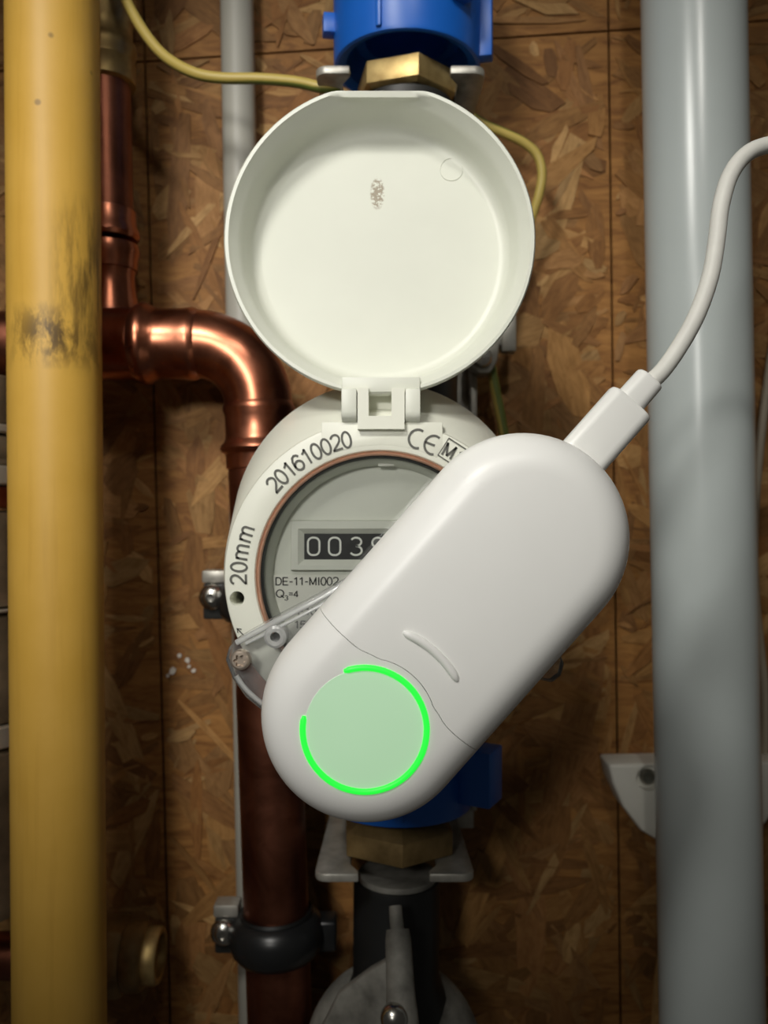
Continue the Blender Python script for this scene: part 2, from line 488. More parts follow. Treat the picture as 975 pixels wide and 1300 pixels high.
for ci in range(3):
    for ri in range(2):
        poly = [isect(cols[ci], rows[ri]), isect(cols[ci+1], rows[ri]), isect(cols[ci+1], rows[ri+1]), isect(cols[ci], rows[ri+1])]
        poly = inset(poly, 0.55)
        m = MB(); m.prism(poly, (0, WY, 0), X, Z, Y, 0.0, 9.0)
        pan = m.build('panel', OSBC, wall, smooth=0)
        # pressed wood flakes of this panel: real slivers, a fraction of a millimetre proud
        fl = MB(); tones = []
        xs = [p[0] for p in poly]; zs = [p[1] for p in poly]
        area = (max(xs)-min(xs))*(max(zs)-min(zs))
        N = int(area/95)
        tin = inset(poly, 0.25)
        for i in range(N):
            x = random.uniform(min(xs), max(xs)); z = random.uniform(min(zs), max(zs))
            big = random.random()
            Lh = random.uniform(16, 62)*0.5*(1.5 if big > 0.7 else 1); Wh = min(random.lognormvariate(1.95, .5), 17)*0.5*(1.3 if big > 0.8 else 1)
            ang = random.uniform(0, PI)
            ca, sa = math.cos(ang), math.sin(ang)
            for tries in range(4):
                e1_, e2_ = random.uniform(.15, .8), random.uniform(.15, .8); bend = random.uniform(-.25, .25)*Wh
                loc2 = [(-Lh, -Wh*e1_), (-Lh*.45, -Wh*random.uniform(.75, 1.1)+bend), (Lh*.4, -Wh*random.uniform(.75, 1.1)+bend), (Lh*random.uniform(.8, 1), -Wh*e2_),
                        (Lh*random.uniform(.8, 1.05), Wh*e2_*random.uniform(.2, 1)), (Lh*.35, Wh*random.uniform(.7, 1.1)+bend), (-Lh*.4, Wh*random.uniform(.7, 1.1)+bend), (-Lh*random.uniform(.8, 1.05), Wh*e1_*random.uniform(.2, 1))]
                w = [(x+a*ca-b*sa, z+a*sa+b*ca) for a, b in loc2]
                if all(inside(q, tin) for q in w): break
                Lh *= .6; Wh *= .75
            else:
                continue
            h = random.uniform(0.05, 0.85); tl = random.uniform(-.45, .45); tw = random.uniform(-.2, .2)
            base = len(fl.v)
            ru = random.uniform(0, 900)
            top = []; bot = []
            for (a, b), (qx, qz) in zip(loc2, w):
                hh = max(0.03, h + tl*a/Lh + tw*b/max(Wh, .1))
                top.append(Vector((qx, WY-hh, qz))); bot.append(Vector((qx, WY+0.05, qz)))
            fl.v += top + bot
            fl.f.append([base+k for k in range(8)]); fl.uv[len(fl.f)-1] = [(a+ru, b+ru*.37) for a, b in loc2]
            for k in range(8):
                l = (k+1) % 8
                fl.f.append([base+k, base+8+k, base+8+l, base+l]); fl.uv[len(fl.f)-1] = [(ru, ru)]*4
            kf = random.uniform(.86, 1.06); c3 = random.choice(TONES); c = srgb(c3[0]*kf*.97, c3[1]*kf*1.01, c3[2]*kf*1.02)
            tones += [c]*16
        fo = fl.build('wood_flakes', OSBF, pan, smooth=0)
        at = fo.data.color_attributes.new('tone', 'FLOAT_COLOR', 'POINT')
        for k, c in enumerate(tones): at.data[k].color = c
        fo['kind'] = 'stuff'
        if ci == 1 and ri == 1:
            for (px, py, r) in ((219, 852, 1.6), (238, 838, 1.2), (228, 832, 0.9), (246, 851, 1.0), (213, 858, 0.8), (240, 846, 0.8)):
                pm = MB(); c = P(px, py, WY-1.0)
                pm.prism([(r*math.cos(t*PI/6)*random.uniform(.7, 1.3), r*math.sin(t*PI/6)*random.uniform(.7, 1.3)) for t in range(12)], c, X, Z, TOCAM, -0.6, 0.35)
                pm.build('paint_fleck', PAINT, pan)

# ================================================================== PIPES
def straight(a, b, d, r, n=64):
    return [P(*a, d), P(*b, d)]
def pipe_obj(name, a, b, d, r, mat, label, cat):
    m = MB(); p, q = P(*a, d), P(*b, d)
    N = 24
    m.tube([p.lerp(q, i/N) for i in range(N+1)], r, 72)
    return tag(m.build(name, mat), label, cat)
pipe_obj('gas_pipe', (63.5, -420), (79.5, 1720), 308, 16.6, YELLOW, 'thick yellow painted gas pipe with black grime smudges', 'pipe')
pipe_obj('waste_pipe', (872, -420), (911, 1720), 340, 20.6, GREYPVC, 'wide smooth light grey plastic pipe behind the white charging cord', 'pipe')
pipe_obj('conduit_pipe', (293, -420), (332, 1720), 371, 7.4, THINPVC, 'narrow pale grey plastic pipe running down behind the round lid', 'pipe')

# ---- copper pipework
CD = 346.0
cop = thing('copper_pipework', 'shiny copper water pipe bending down in a large elbow beside the meter', 'pipe', P(356, 1720, CD))
A0 = P(250, 437, CD); C0 = P(250, 515, CD); RA = (A0-C0).length
# horizontal run behind the yellow pipe
m = MB(); m.tube([P(-150, 437, CD), P(60, 437, CD), P(182, 437, CD)], 13.4, 48); m.build('pipe_run', COPPERP, cop)
m = MB(); pts = [P(212, 437, CD)]
for i in range(25):
    t = PI/2*(1-i/24)
    pts.append(C0 + (X*math.cos(t) + Z*math.sin(t))*RA)
pts.append(P(329, 540, CD))
m.tube(pts, 14.1, 56)
elb = m.build('elbow', COPPER, cop)
# socket towards the left, with press bead
m = MB(); o = P(252, 437, CD)
m.lathe([(13.9, -1), (15.0, 1), (15.2, 3), (14.7, 6), (14.6, 15), (15.0, 17.5), (16.6, 20.0), (17.3, 22), (16.6, 24.2), (15.2, 26), (14.6, 27.5), (14.3, 32), (13.5, 32.6)], o, -X, 56)
m.build('elbow_socket', COPPER, elb)
axd = (P(356, 1320, CD) - P(329, 520, CD)).normalized()
o = P(328.5, 514, CD)
m = MB()
m.lathe([(13.9, -1), (15.0, 1.0), (15.1, 2.4), (14.3, 5), (14.2, 14), (14.8, 15.4), (16.2, 17), (16.6, 18.3), (16.0, 19.6), (14.6, 20.6), (14.4, 21.5), (14.3, 26.5), (13.4, 27)], o, axd, 56)
m.build('elbow_socket', COPPER, elb)
m = MB(); p, q = P(330, 560, CD), P(370, 1720, CD)
m.tube([p.lerp(q, i/16) for i in range(17)], 13.5, 48); m.build('down_pipe', COPPERP, cop)
# thinner branch rising from the horizontal run
BD = 353.0
bp = lambda py: P(131 + 0.022*py, py, BD)
m = MB(); m.tube([bp(-420), bp(0), bp(280)], 10.6, 40); m.build('branch_pipe', COPPERP, cop)
def ring_on_branch(name, py0, py1, prof, mat):
    a, b = bp(py0), bp(py1); ax = (b-a); L = ax.length
    mm = MB(); mm.lathe([(r, h*L) for r, h in prof], a, ax, 40); return mm.build(name, mat, cop)
ring_on_branch('coupling', -40, 110, [(10.5, 0), (13.5, .02), (13.8, .33), (12.6, .38), (12.5, .47), (11.9, .50), (11.7, .62), (13.2, .66), (13.5, .72), (12.2, .78), (12.1, .80), (12.9, .82), (12.8, .985), (10.6, 1)], BRASS)
ring_on_branch('coupling', 268, 306, [(10.4, 0), (11.6, .04), (11.8, .5), (12.8, .7), (13.1, .85), (12.0, .98), (10.0, 1)], COPPER)
ring_on_branch('coupling', 311, 346, [(10.0, 0), (12.4, .05), (12.9, .3), (12.0, .6), (11.8, .96), (10.2, 1)], COPPER)
m = MB(); m.tube([bp(344), bp(352), bp(366), bp(385), bp(405), bp(437)], [11.2, 10.6, 10.8, 11.6, 12.8, 13.0], 40); m.build('tee_branch', COPPER, cop)
m = MB(); m.lathe([(13.4, 0), (15.0, .8), (15.1, 31), (13.4, 32)], P(92, 437, CD), X, 48); m.build('tee_body', COPPER, cop)

# ---- brass end fitting low on the left
bf = thing('brass_end_fitting', 'small round brass fitting low beside the yellow pipe', 'fitting', P(120, 1215, 352))
o = P(95, 1213, 352)
m = MB(); m.lathe([(11, 0), (15.6, 1.5), (16.4, 3), (16.4, 20), (15.6, 22.3), (12.5, 23.0)], o, X, 6, phase=PI/6); m.build('hex_nut', BRASSD, bf, smooth=25, bevel=0.4)
m = MB(); m.lathe([(12.0, 22), (13.8, 22.6), (14.2, 24), (14.0, 29), (13.0, 30.2), (11.4, 30.8)], o, X, 48); m.build('collar', BRASSD, bf)
m = MB(); m.lathe([(9.5, 30), (11.4, 30.6), (11.6, 31.5), (11.5, 35.6), (10.8, 36.6), (9.2, 36.8), (8.6, 36.2), (8.4, 33.0)], o, X, 48); m.build('end_ring', BRASS, bf)
m = MB(); m.tube([P(-160, 1213, 352), P(100, 1213, 352)], 9.5, 32); m.build('pipe_stub', COPPERP, bf)

# ---- valve stack cut by the left edge
vs_ = thing('valve_stack', 'tarnished nickel and bronze valve fittings showing left of the yellow pipe', 'valve', P(-22, 1160, 338))
vo = P(-20, 540, 338); k = 338/F
def vl(name, y0, y1, prof, mat, n=40):
    mm = MB(); mm.lathe([(r, h) for r, h in prof(y0*k, y1*k)], P(-20, 0, 338), -Z, n); return mm.build(name, mat, vs_)
band = lambda r: (lambda a, b: [(r-2.5, a), (r-.6, a+.2), (r, a+.9), (r, b-.9), (r-.6, b-.2), (r-2.5, b)])
vl('neck', 478, 541, band(11.0), VALVE)
vl('bead_ring', 540, 552, band(13.2), VALVES)
vl('bonnet', 553, 596, lambda a, b: [(10, a), (12.2, a+1), (13.6, a+4), (14.0, a+7), (12.8, a+10), (13.6, b-2), (12, b)], VALVE)
vl('nut_ring', 592, 617, band(15.2), VALVES)
vl('nut_ring', 618, 645, band(14.8), COPPER)
vl('body', 648, 770, lambda a, b: [(11, a), (13, a+1), (13.6, a+6), (12.5, a+8), (13, b-4), (14.5, b-1), (12, b)], VALVE)
vl('bead_ring', 770, 776, band(14.6), VALVES)
vl('body', 778, 915, lambda a, b: [(11, a), (13, a+1), (13, a+20), (15, a+25), (15, a+36), (14, b-1), (12, b)], VALVE)
vl('nut_ring', 915, 944, band(15.4), VALVES)
vl('lower_body', 945, 1160, lambda a, b: [(12, a), (14.5, a+2), (15, a+12), (13, a+22), (13, b-8), (14, b-6), (14, b-1), (11, b)], VALVE)

# ---- pipe clamps (rubber lined ring round the copper pipe, screw lug at its left)
def clamp(py, label):
    t = (py-560)/(1720-560); c = P(330, 560, CD).lerp(P(370, 1720, CD), t)
    c = P(330+(370-330)*t, py, CD)
    root = thing('pipe_clamp', label, 'clamp', c, 'black rubber lined clamps on the copper pipe')
    m = MB()
    m.lathe([(13.6, -8.5), (14.6, -9.0), (16.4, -8.2), (18.6, -5.8), (19.6, -2.5), (19.8, 1.0), (19.0, 4.6), (17.0, 7.4), (15.4, 8.2), (13.7, 8.0)], c, axd, 56, caps=False, closed=True)
    m.build('clamp_band', RUBBER, root)
    m = MB(); m.lathe([(13.55, -10.0), (14.9, -10.4), (15.4, -9.2), (14.6, -8.0), (13.55, -7.6)], c, axd, 56, closed=True); m.build('rubber_lining', BLACK, root)
    lug = c - X*21.5 + Y*3
    m = MB(); m.box(lug+Vector((-4.5, -3.5, -8)), lug+Vector((5.5, 6, 7))); lo_ = m.build('screw_lug', BODYM, root, bevel=0.8)
    m = MB(); m.box(lug+Vector((-5, -4.0, 7.2)), lug+Vector((5.5, 5, 12.5))); m.build('end_plate', STEEL, root, bevel=0.9)
    s = lug + Vector((-0.5, -3.5, 1.5))
    m = MB(); m.lathe([(5.4, 0), (5.6, .8), (5.2, 2.2), (3.9, 3.6), (2.2, 4.3), (1.6, 4.35), (1.5, 3.4), (0.2, 3.3)], s, TOCAM, 28)
    m.build('clamp_screw', ZINC, lo_)
    rl = c + X*20.5 + Y*4
    m = MB(); m.box(rl+Vector((-5, -6, -7)), rl+Vector((4.5, 5, 6))); m.build('hinge_lug', RUBBER, root, bevel=1.5, seg=3)
    m = MB(); m.lathe([(3.5, 12), (3.5, 35.6)], c, Y, 20); m.build('wall_rod', ZINC, root)
    return root
clamp(1186, 'black rubber lined pipe clamp on the copper pipe beside the valve')
clamp(762, 'black pipe clamp mostly hidden behind the meter, its screw showing left')

# ================================================================== METER
AX = lambda py: P(517.5 - 0.012*py, py, 335)     # vertical axis of the water line
VERT = (AX(0) - AX(1300)).normalized()
RX, RZ, RY = -1.1, -19.7, 255.0
meter = thing('water_meter', 'round off-white water meter with lid hinged open and black counter', 'water meter', (8, 335, -125))
# pipe body
m = MB()
m.lathe([(14, 0), (15.5, .5), (15.5, 13), (15.5, 15), (15.5, 48), (22.5, 54), (23, 78), (38, 88), (40, 110), (38, 146), (22, 156), (22, 246), (18, 256), (18, 290), (16, 291)], AX(1068), VERT, 56)
m.build('meter_body', BODYM, meter)
# conical housing from the ring to the larger back, its centre drifting upwards
m = MB(); n = 96
levels = [(48.2, 256.6, RX, RZ), (48.9, 258.2, RX, RZ+.6), (49.6, 276, RX+.2, -6.2), (49.0, 282, RX+.2, -5.0), (44, 284, RX, -6), (44, 300, RX, -8), (38, 308, 2, -9)]
for (r, y, cx, cz) in levels:
    for k_ in range(n):
        t = 2*PI*k_/n
        m.v.append(Vector((cx + r*math.cos(t), y, cz + r*math.sin(t))))
for i in range(len(levels)-1):
    for k_ in range(n):
        l = (k_+1) % n
        m.f.append([i*n+k_, i*n+l, (i+1)*n+l, (i+1)*n+k_])
m.f.append([(len(levels)-1)*n+k_ for k_ in range(n)])
m.build('housing', METER, meter)
# front ring
rc = Vector((RX, 0, RZ))
m = MB()
m.lathe([(38.5, -271), (38.5, -255.9), (38.9, -255.2), (39.4, -255.0), (47.2, -255.0), (48.0, -255.35), (48.35, -256.1), (48.3, -260), (47.5, -270)], rc, TOCAM, 160, closed=True)
ring = m.build('front_ring', METER, meter)
hc = P(301, 760, 255)
cut = MB(); cut.lathe([(0.01, -18), (2.1, -18), (2.1, -.5), (2.6, .6), (0.01, .6)], hc, TOCAM, 28); cut = cut.build('c', METER)
boolean(ring, cut)
# flat topped hinge shoulder on the ring
m = MB()
sh = []
for px, py in ((408, 536), (562, 536), (562, 566)): sh.append(P(px, py, 254.9))
arc = []
for i in range(9):
    px = 555 - i*18.0; arc.append(P(px, 731 - math.sqrt(166**2 - (px-483)**2), 254.9))
sh += arc; sh.append(P(408, 566, 254.9))
m.prism([(p.x, p.z) for p in sh], (0, 254.9, 0), X, Z, Y, 0.0, 7.0)
m.build('hinge_shoulder', METER, meter, bevel=0.25)
# hinge block with its open window
def fbox(m, x0, y0, x1, y1, d0, d1, d=None):
    d = d or 253.5
    a = P(x0, y1, d); b = P(x1, y0, d)
    m.box((a.x, d0, a.z), (b.x, d1, b.z))
m = MB()
fbox(m, 454, 493, 468, 545, 252.6, 263); fbox(m, 497, 493, 513.5, 545, 252.6, 263); fbox(m, 467.9, 528.5, 497.1, 545, 252.6, 263); fbox(m, 467.5, 486, 497.5, 530, 262, 263.4)
m.build('hinge_block', METER, meter)
# lid, lying open above the ring
LC = P(482, 303, 255)
lo = Vector((LC.x, 0, LC.z))
def flat(p, r, h):
    lim = 45.6 if (r > 46.4 or h < -270.6) else 43.9
    if r < 46 and h > -270.6: lim = 43.9
    if p.z - LC.z > lim and r > 43: p = Vector((p.x, p.y, LC.z + lim))
    return p
m = MB()
m.lathe([(0.01, -271.0), (38.5, -271.0), (40.4, -270.7), (41.6, -269.6), (42.4, -267.6), (43.4, -262), (44.6, -258.4), (45.6, -257.4), (46.3, -255.6), (46.7, -255.0), (47.7, -255.0), (48.15, -255.6), (47.9, -260), (46.2, -271), (44.5, -273.4), (0.01, -273.6)], lo, TOCAM, 160, fn=flat, caps=False)
lid = m.build('lid', LIDM, meter, smooth=50)
m = MB()
fbox(m, 433.5, 478, 533.5, 497.5, 254.3, 261)
m.build('lid_neck', LIDM, lid, bevel=0.4)
for (x0, x1) in ((433.5, 452.8), (514.5, 533.5)):
    m = MB(); a = P(x0, 515, 253.2); b = P(x1, 515, 253.2)
    pr = [(252.0, P(0, 494, 253).z), (260, P(0, 494, 253).z), (260, P(0, 523, 253).z)]
    cz = P(0, 523, 253).z
    for i in range(1, 9):
        t = PI*i/9; pr.append((256+4*math.cos(t), cz - 3.0*math.sin(t)))
    pr.append((252.0, cz))
    m.prism(pr, (a.x, 0, 0), Y, Z, X, 0, b.x-a.x)
    kn = m.build('hinge_knuckle', LIDM, lid, bevel=0.35)
mk = P(573, 215, 270.9)
m = MB(); m.lathe([(3.5, -.05), (3.55, .10), (3.75, .10), (3.8, -.05)], mk, TOCAM, 40, closed=True); m.build('mould_mark', LIDM, lid)
# bezel, gasket, glass, dial
m = MB(); m.lathe([(38.6, -257.6), (38.5, -256.0), (38.0, -255.4), (37.5, -255.6), (37.2, -256.4), (37.2, -257.6)], rc, TOCAM, 160, closed=True); m.build('bezel_ring', BEZEL, meter)
m = MB(); m.lathe([(38.4, -257.0), (37.4, -256.6), (36.9, -256.9), (36.5, -258.2), (36.4, -263), (38.4, -263)], rc, TOCAM, 120, closed=True); m.build('gasket', GASKET, meter)
m = MB(); m.lathe([(0.01, -259.2), (36.4, -259.2), (36.4, -258.2), (36.0, -257.8), (35.6, -257.8), (0.01, -257.8)], rc, TOCAM, 120, caps=False); m.build('glass', GLASS, meter)
DY = 266.0
m = MB(); m.lathe([(37.5, -259.8), (36.3, -260.0), (35.2, -261.6), (34.5, -266), (0.01, -266), (0.01, -268), (37.5, -268)], rc, TOCAM, 120, closed=True)
dial = m.build('dial', DIALM, meter)
# raised counter surround: outer rim, bevel funnel down to the number drums
def rect(x0, y0, x1, y1, d, dd):
    a = P(x0, y1, d); b = P(x1, y0, d)
    return [Vector((a.x, dd, a.z)), Vector((b.x, dd, a.z)), Vector((b.x, dd, b.z)), Vector((a.x, dd, b.z))]
m = MB()
R = [rect(368, 660, 596, 725, 263.4, 266.2), rect(369.5, 661.5, 594.5, 723.5, 263.4, 263.6), rect(378, 671, 588, 718, 263.4, 263.6), rect(386, 677.5, 580, 710.5, 264.6, 265.2)]
vv = [p for r in R for p in r]
m.add(vv, [[4*i+j, 4*i+(j+1) % 4, 4*(i+1)+(j+1) % 4, 4*(i+1)+j] for i in range(3) for j in range(4)])
m.build('counter_surround', DIALM, dial)
m = MB(); a = rect(384, 676, 582, 712, 264.6, 265.3); m.box(a[0], a[2] + Vector((0, .6, 0))); m.build('number_drums', DRUM, dial)
def zero(w=5.6*.66, h=5.6):
    pts = []; r = w*.42
    for cx, cz, a0 in ((w/2-r, h/2-r, 0), (-w/2+r, h/2-r, 90), (-w/2+r, -h/2+r, 180), (w/2-r, -h/2+r, 270)):
        for i in range(5):
            t = math.radians(a0+i*22.5); pts.append((cx+r*math.cos(t), cz+r*math.sin(t)))
    return pts + [pts[0]]
def arcp(cx, cz, rx, rz, a0, a1, n=10):
    return [(cx+rx*math.cos(math.radians(a0+(a1-a0)*i/n)), cz+rz*math.sin(math.radians(a0+(a1-a0)*i/n))) for i in range(n+1)]
dig = {'0': [zero()], '3': [arcp(0, 1.45, 1.7, 1.35, 150, -90, 10) + arcp(-.05, -1.35, 1.9, 1.45, 90, -150, 10)],
       '9': [arcp(0, 1.2, 1.75, 1.6, 0, 360, 16), arcp(-.4, .2, 2.15, 3.0, 20, -110, 10)]}
for ch, px in (('0', 398.2), ('0', 424.8), ('3', 452.0), ('9', 479.5)):
    m = MB()
    for st in dig[ch]: m.ribbon(st, P(px, 693.6, 265.2), X, Z, TOCAM, 0.62, 0.06)
    m.build('digit', DIGIT, dial, smooth=0)
# print on the ring: plain grotesque numerals and letters drawn as strokes (height 1, centred)
GL = {
 '0': [arcp(0, 0, .27, .5, 90, 450, 22)],
 '1': [[(.06, -.5), (.06, .5)], [(.08, .5), (-.04, .36), (-.2, .26)]],
 '2': [arcp(0, .23, .27, .27, 165, 0, 9)[:-1] + [(.27, .21), (.22, .04), (.06, -.14), (-.16, -.32), (-.28, -.47)], [(-.32, -.46), (.31, -.46)]],
 '6': [arcp(0, -.2, .27, .3, 0, 360, 18), [(.25, .3), (.18, .43), (.02, .5), (-.15, .42), (-.25, .2), (-.28, -.1), (-.27, -.22)]],
 'm': [[(-.42, -.5), (-.42, .25)], [(-.42, .02)] + arcp(-.21, .06, .2, .18, 150, 0, 7) + [(-.01, -.5)], [(0, .02)] + arcp(.21, .06, .2, .18, 150, 0, 7) + [(.41, -.5)]],
 'M': [[(-.34, -.5), (-.34, .5)], [(-.36, .5), (0, -.42)], [(0, -.42), (.36, .5)], [(.34, .5), (.34, -.5)]],
 'D': [[(-.28, -.5), (-.28, .5)], [(-.3, .46), (0, .46)] + arcp(-.02, 0, .34, .46, 90, -90, 12) + [(-.3, -.46)]],
 'E': [[(-.27, -.5), (-.27, .5)], [(-.27, .46), (.28, .46)], [(-.27, 0), (.22, 0)], [(-.27, -.46), (.3, -.46)]],
 '-': [[(-.17, -.07), (.17, -.07)]], 'I': [[(0, -.5), (0, .5)]],
 'Q': [arcp(0, 0, .38, .47, 90, 450, 22), [(.08, -.2), (.4, -.55)]],
 '3': [arcp(-.02, .24, .24, .24, 160, -90, 10) + arcp(-.02, -.24, .28, .25, 90, -160, 10)],
 '=': [[(-.27, .14), (.27, .14)], [(-.27, -.14), (.27, -.14)]],
 '4': [[(.12, -.5), (.12, .5)], [(.14, .48), (-.3, -.2)], [(-.32, -.24), (.32, -.24)]],
 'F': [[(-.25, -.5), (-.25, .5)], [(-.25, .46), (.3, .46)], [(-.25, 0), (.2, 0)]],
 '5': [[(-.2, .48), (.26, .48)], [(-.2, .5), (-.26, 0)], [(-.27, 0)] + arcp(-.02, -.18, .29, .3, 140, -150, 12)],
}
GLW = {'0': .68, '1': .62, '2': .68, '6': .68, 'm': 1.06, 'M': .95, 'D': .8, 'E': .76, '-': .48, 'I': .36, 'Q': .9, '3': .68, '=': .72, '4': .68, 'F': .72, '5': .68}
def glyph(m, ch, o, u, v, h, sw):
    for st in GL[ch]:
        m.ribbon([(x*h, y*h) for x, y in st], o, u, v, TOCAM, sw, .03)
# label plate under the counter and its print
m = MB()
pl = [P(341.5, 730, DY), P(600, 730, DY), P(600, 830, DY), P(395, 830, DY), P(362, 790, DY), P(347, 760, DY)]
m.prism([(p.x, p.z) for p in pl], (0, DY-.5, 0), X, Z, Y, 0, .6)
m.build('label_plate', DIAL2, dial)
m = MB(); T0 = DY-.58
def dtext(s, x0, x1, py, size, sw=.36):
    a, b = P(x0, py, T0), P(x1, py, T0)
    tot = sum(GLW[c] for c in s); k_ = (b-a).length/tot; x = a.x
    for c in s:
        glyph(m, c, Vector((x + GLW[c]*k_/2, T0, a.z)), X*(k_/size), Z, size, sw); x += GLW[c]*k_
dtext('DE-11-MI002', 349, 430, 738, 2.55); dtext('Q', 350, 361, 753.5, 2.5); dtext('3', 361, 366, 759, 1.5, .24); dtext('=4', 366, 379, 754, 2.0, .3)
dtext('F10', 378, 402, 776, 2.4); dtext('15', 373, 389, 793, 2.4)
m.build('dial_print', INK2, dial, smooth=0)
m = MB(); a = rect(480, 586, 500, 592, 262.5, 262.2); m.box(a[0], a[2] + Vector((0, 1.2, 0))); m.build('dial_tab', DIAL2, dial, bevel=.2)
# print on the ring
def on_ring(m, ch, deg, rpx, h, sw=.68):
    t = math.radians(deg); r = rpx*255/F
    u = Vector((math.sin(t), 0, -math.cos(t))); v = Vector((math.cos(t), 0, math.sin(t)))
    glyph(m, ch, Vector((RX, 254.78, RZ)) + v*r, u, v, h, sw)
m = MB()
for i, ch in enumerate('201610020'): on_ring(m, ch, 139.4 - i*4.42, 178.0, 4.9)
m.build('serial_print', INK, ring, smooth=0)
m = MB()
for ch, a in (('2', 181.4), ('0', 176.4), ('m', 170.2), ('m', 162.6)): on_ring(m, ch, a, 180.0, 4.9)
m.build('size_print', INK, ring, smooth=0)
m = MB()
def ring_frame(deg, rpx):
    t = math.radians(deg); return Vector((RX, 254.78, RZ)) + Vector((math.cos(t), 0, math.sin(t)))*(rpx*255/F), Vector((math.sin(t), 0, -math.cos(t))), Vector((math.cos(t), 0, math.sin(t)))
o, u, v = ring_frame(76.0, 180); m.ribbon(arcp(.9, 0, 2.7, 2.9, 66, 294, 18), o, u, v, TOCAM, .72, .05)
o, u, v = ring_frame(69.2, 179); m.ribbon(arcp(.9, 0, 2.7, 2.9, 66, 294, 18), o, u, v, TOCAM, .72, .05); m.ribbon([(-1.8, 0), (1.4, 0)], o, u, v, TOCAM, .72, .05)
o, u, v = ring_frame(56.8, 181)
m.ribbon([(-5.6, -3.1), (5.6, -3.1), (5.6, 3.1), (-5.6, 3.1), (-5.6, -3.1)], o, u, v, TOCAM, .45, .05)
on_ring(m, 'M', 61.2, 181, 4.2); on_ring(m, '1', 56.2, 181, 4.2); on_ring(m, '6', 52.2, 181, 4.2)
m.build('mark_print', INK, ring, smooth=0)
m = MB(); o, u, v = ring_frame(202.5, 190)
m.ribbon([(-2.2, -.8), (2.0, .9)], o, u, v, TOCAM, .3, .05); m.ribbon([(.6, 1.1), (2.0, .9), (1.2, -.3)], o, u, v, TOCAM, .3, .05); m.ribbon([(-2.6, .9), (-1.2, 1.2)], o, u, v, TOCAM, .3, .05)
m.build('arrow_print', INK2, ring, smooth=0)

# ================================================================== WATER LINE FITTINGS
def hexnut(name, py, depth_z, h, rc_, phase, mat, label, chamfer=1.2, cone=0.0):
    c = AX(py)
    m = MB()
    prof = [(rc_*.72, 0), (rc_*.86, 0), (rc_, chamfer), (rc_, h-chamfer)]
    prof += [(rc_*.8, h-chamfer+cone*.8), (rc_*.62, h+cone)] if cone else [(rc_*.86, h), (rc_*.72, h)]
    m.lathe(prof, c, VERT, 6, phase=phase)
    return tag(m.build(name, mat, smooth=20, bevel=0.35), label, 'nut')
hexnut('union_nut', 132.5, 0, 11, 21.2, PI/6-.33, BRASS, 'bright brass hexagonal nut right under the upper blue coupling')
hexnut('union_nut', 1074, 0, 11, 24.0, 0.06, BRASSD, 'dull brass hexagonal nut below the white sensor', cone=4.0)
m = MB(); m.lathe([(14, 0), (18.6, .3), (19, 1.2), (19, 6.0), (18, 6.9), (14, 6.9)], AX(156), VERT, 48)
tag(m.build('sealing_washer', BODYM), 'dark grey washer ring under the bright brass nut', 'washer')

def blue_coupling(zpx, h, r, label, ribs, up=True, lug_r=None):
    base = AX(zpx)
    root = thing('blue_coupling', label, 'coupling', base, None)
    m = MB()
    m.lathe([(17, 12), (21, 11.5), (24.5, 2.0), (r-1.5, 0.4), (r-.4, .8), (r, 2), (r+.5, h*.45), (r-1.5, h-8), (r-3, h), (17, h)], base, VERT, 72, closed=True)
    m.build('coupling_body', BLUE, root)
    for (deg, w, out, h0, h1) in ribs:
        t = math.radians(deg)
        d = Vector((math.sin(t), -math.cos(t), 0)); s = Vector((math.cos(t), math.sin(t), 0))
        m = MB()
        c = base + d*(r + out/2 - 1.5) + Z*((h0+h1)/2)
        m.obox(c, s, d, Z, w/2, out/2+1.5, (h1-h0)/2)
        m.build('grip_rib', BLUE, root, bevel=0.7)
    return root
blue_coupling(91, 60, 29.5, 'bright blue plastic pipe coupling at the top above the lid',
              [(-22, 2.4, 1.4, 2, 52), (-82, 6, 4.5, 12, 20), (38, 9, 5, 14, 56), (80, 6, 5, 2, 40), (-130, 6, 4, 4, 40), (140, 6, 4, 4, 40)])
blue_coupling(1018, 30, 30.0, 'lower blue plastic coupling partly hidden behind the white sensor',
              [(62, 14, 12.0, 6, 27), (-60, 12, 5, 4, 26), (0, 3, 1.5, 3, 26), (150, 10, 5, 4, 26)])

# ---- meter bracket: two forked steel plates on a back rail
br = thing('meter_bracket', 'galvanised steel bracket forked around the pipe above and below the meter', 'bracket', (10, 388, 0))
def fork(z, px0, px1, s0, s1, dz, thick, front, name):
    a = P(px0, 0, front).x; b = P(px1, 0, front).x; c = P(s0, 0, front).x; e = P(s1, 0, front).x
    R = 4.5
    def corner(cx, cy, a0):
        return [(cx+R*math.cos(math.radians(a0+i*15)), cy+R*math.sin(math.radians(a0+i*15))) for i in range(7)]
    sx = 3.2; mid = (c+e)/2; sr = (e-c)/2+sx
    pts = corner(a+R, front+R, 180)[0:7]
    pts += [(c, front), (c, front+3), (c-sx, front+9), (c-sx, 335)]
    pts += [(mid - sr*math.cos(t*PI/10), 335 + sr*math.sin(t*PI/10)) for t in range(1, 10)]
    pts += [(e+sx, 335), (e+sx, front+9), (e, front+3), (e, front)]
    pts += corner(b-R, front+R, 270)
    pts += [(b-2, 380), (a+2, 380)]
    m = MB(); m.prism(pts, (0, 0, z), X, Y, Z, 0, thick)
    return m.build(name, STEEL, br, smooth=30, bevel=0.6)
fork(P(0, 95, 312).z, 400, 617, 444, 572, 0, 3.2, 311, 'upper_fork')
fork(P(0, 1119, 310).z, 399, 603, 455, 545, 0, 3.2, 309, 'lower_fork')
m = MB()
m.box((-19, 377.5, P(0, 1119, 310).z-6), (41, 380.6, P(0, 95, 312).z+6))
m.build('back_rail', STEEL, br, bevel=0.5)
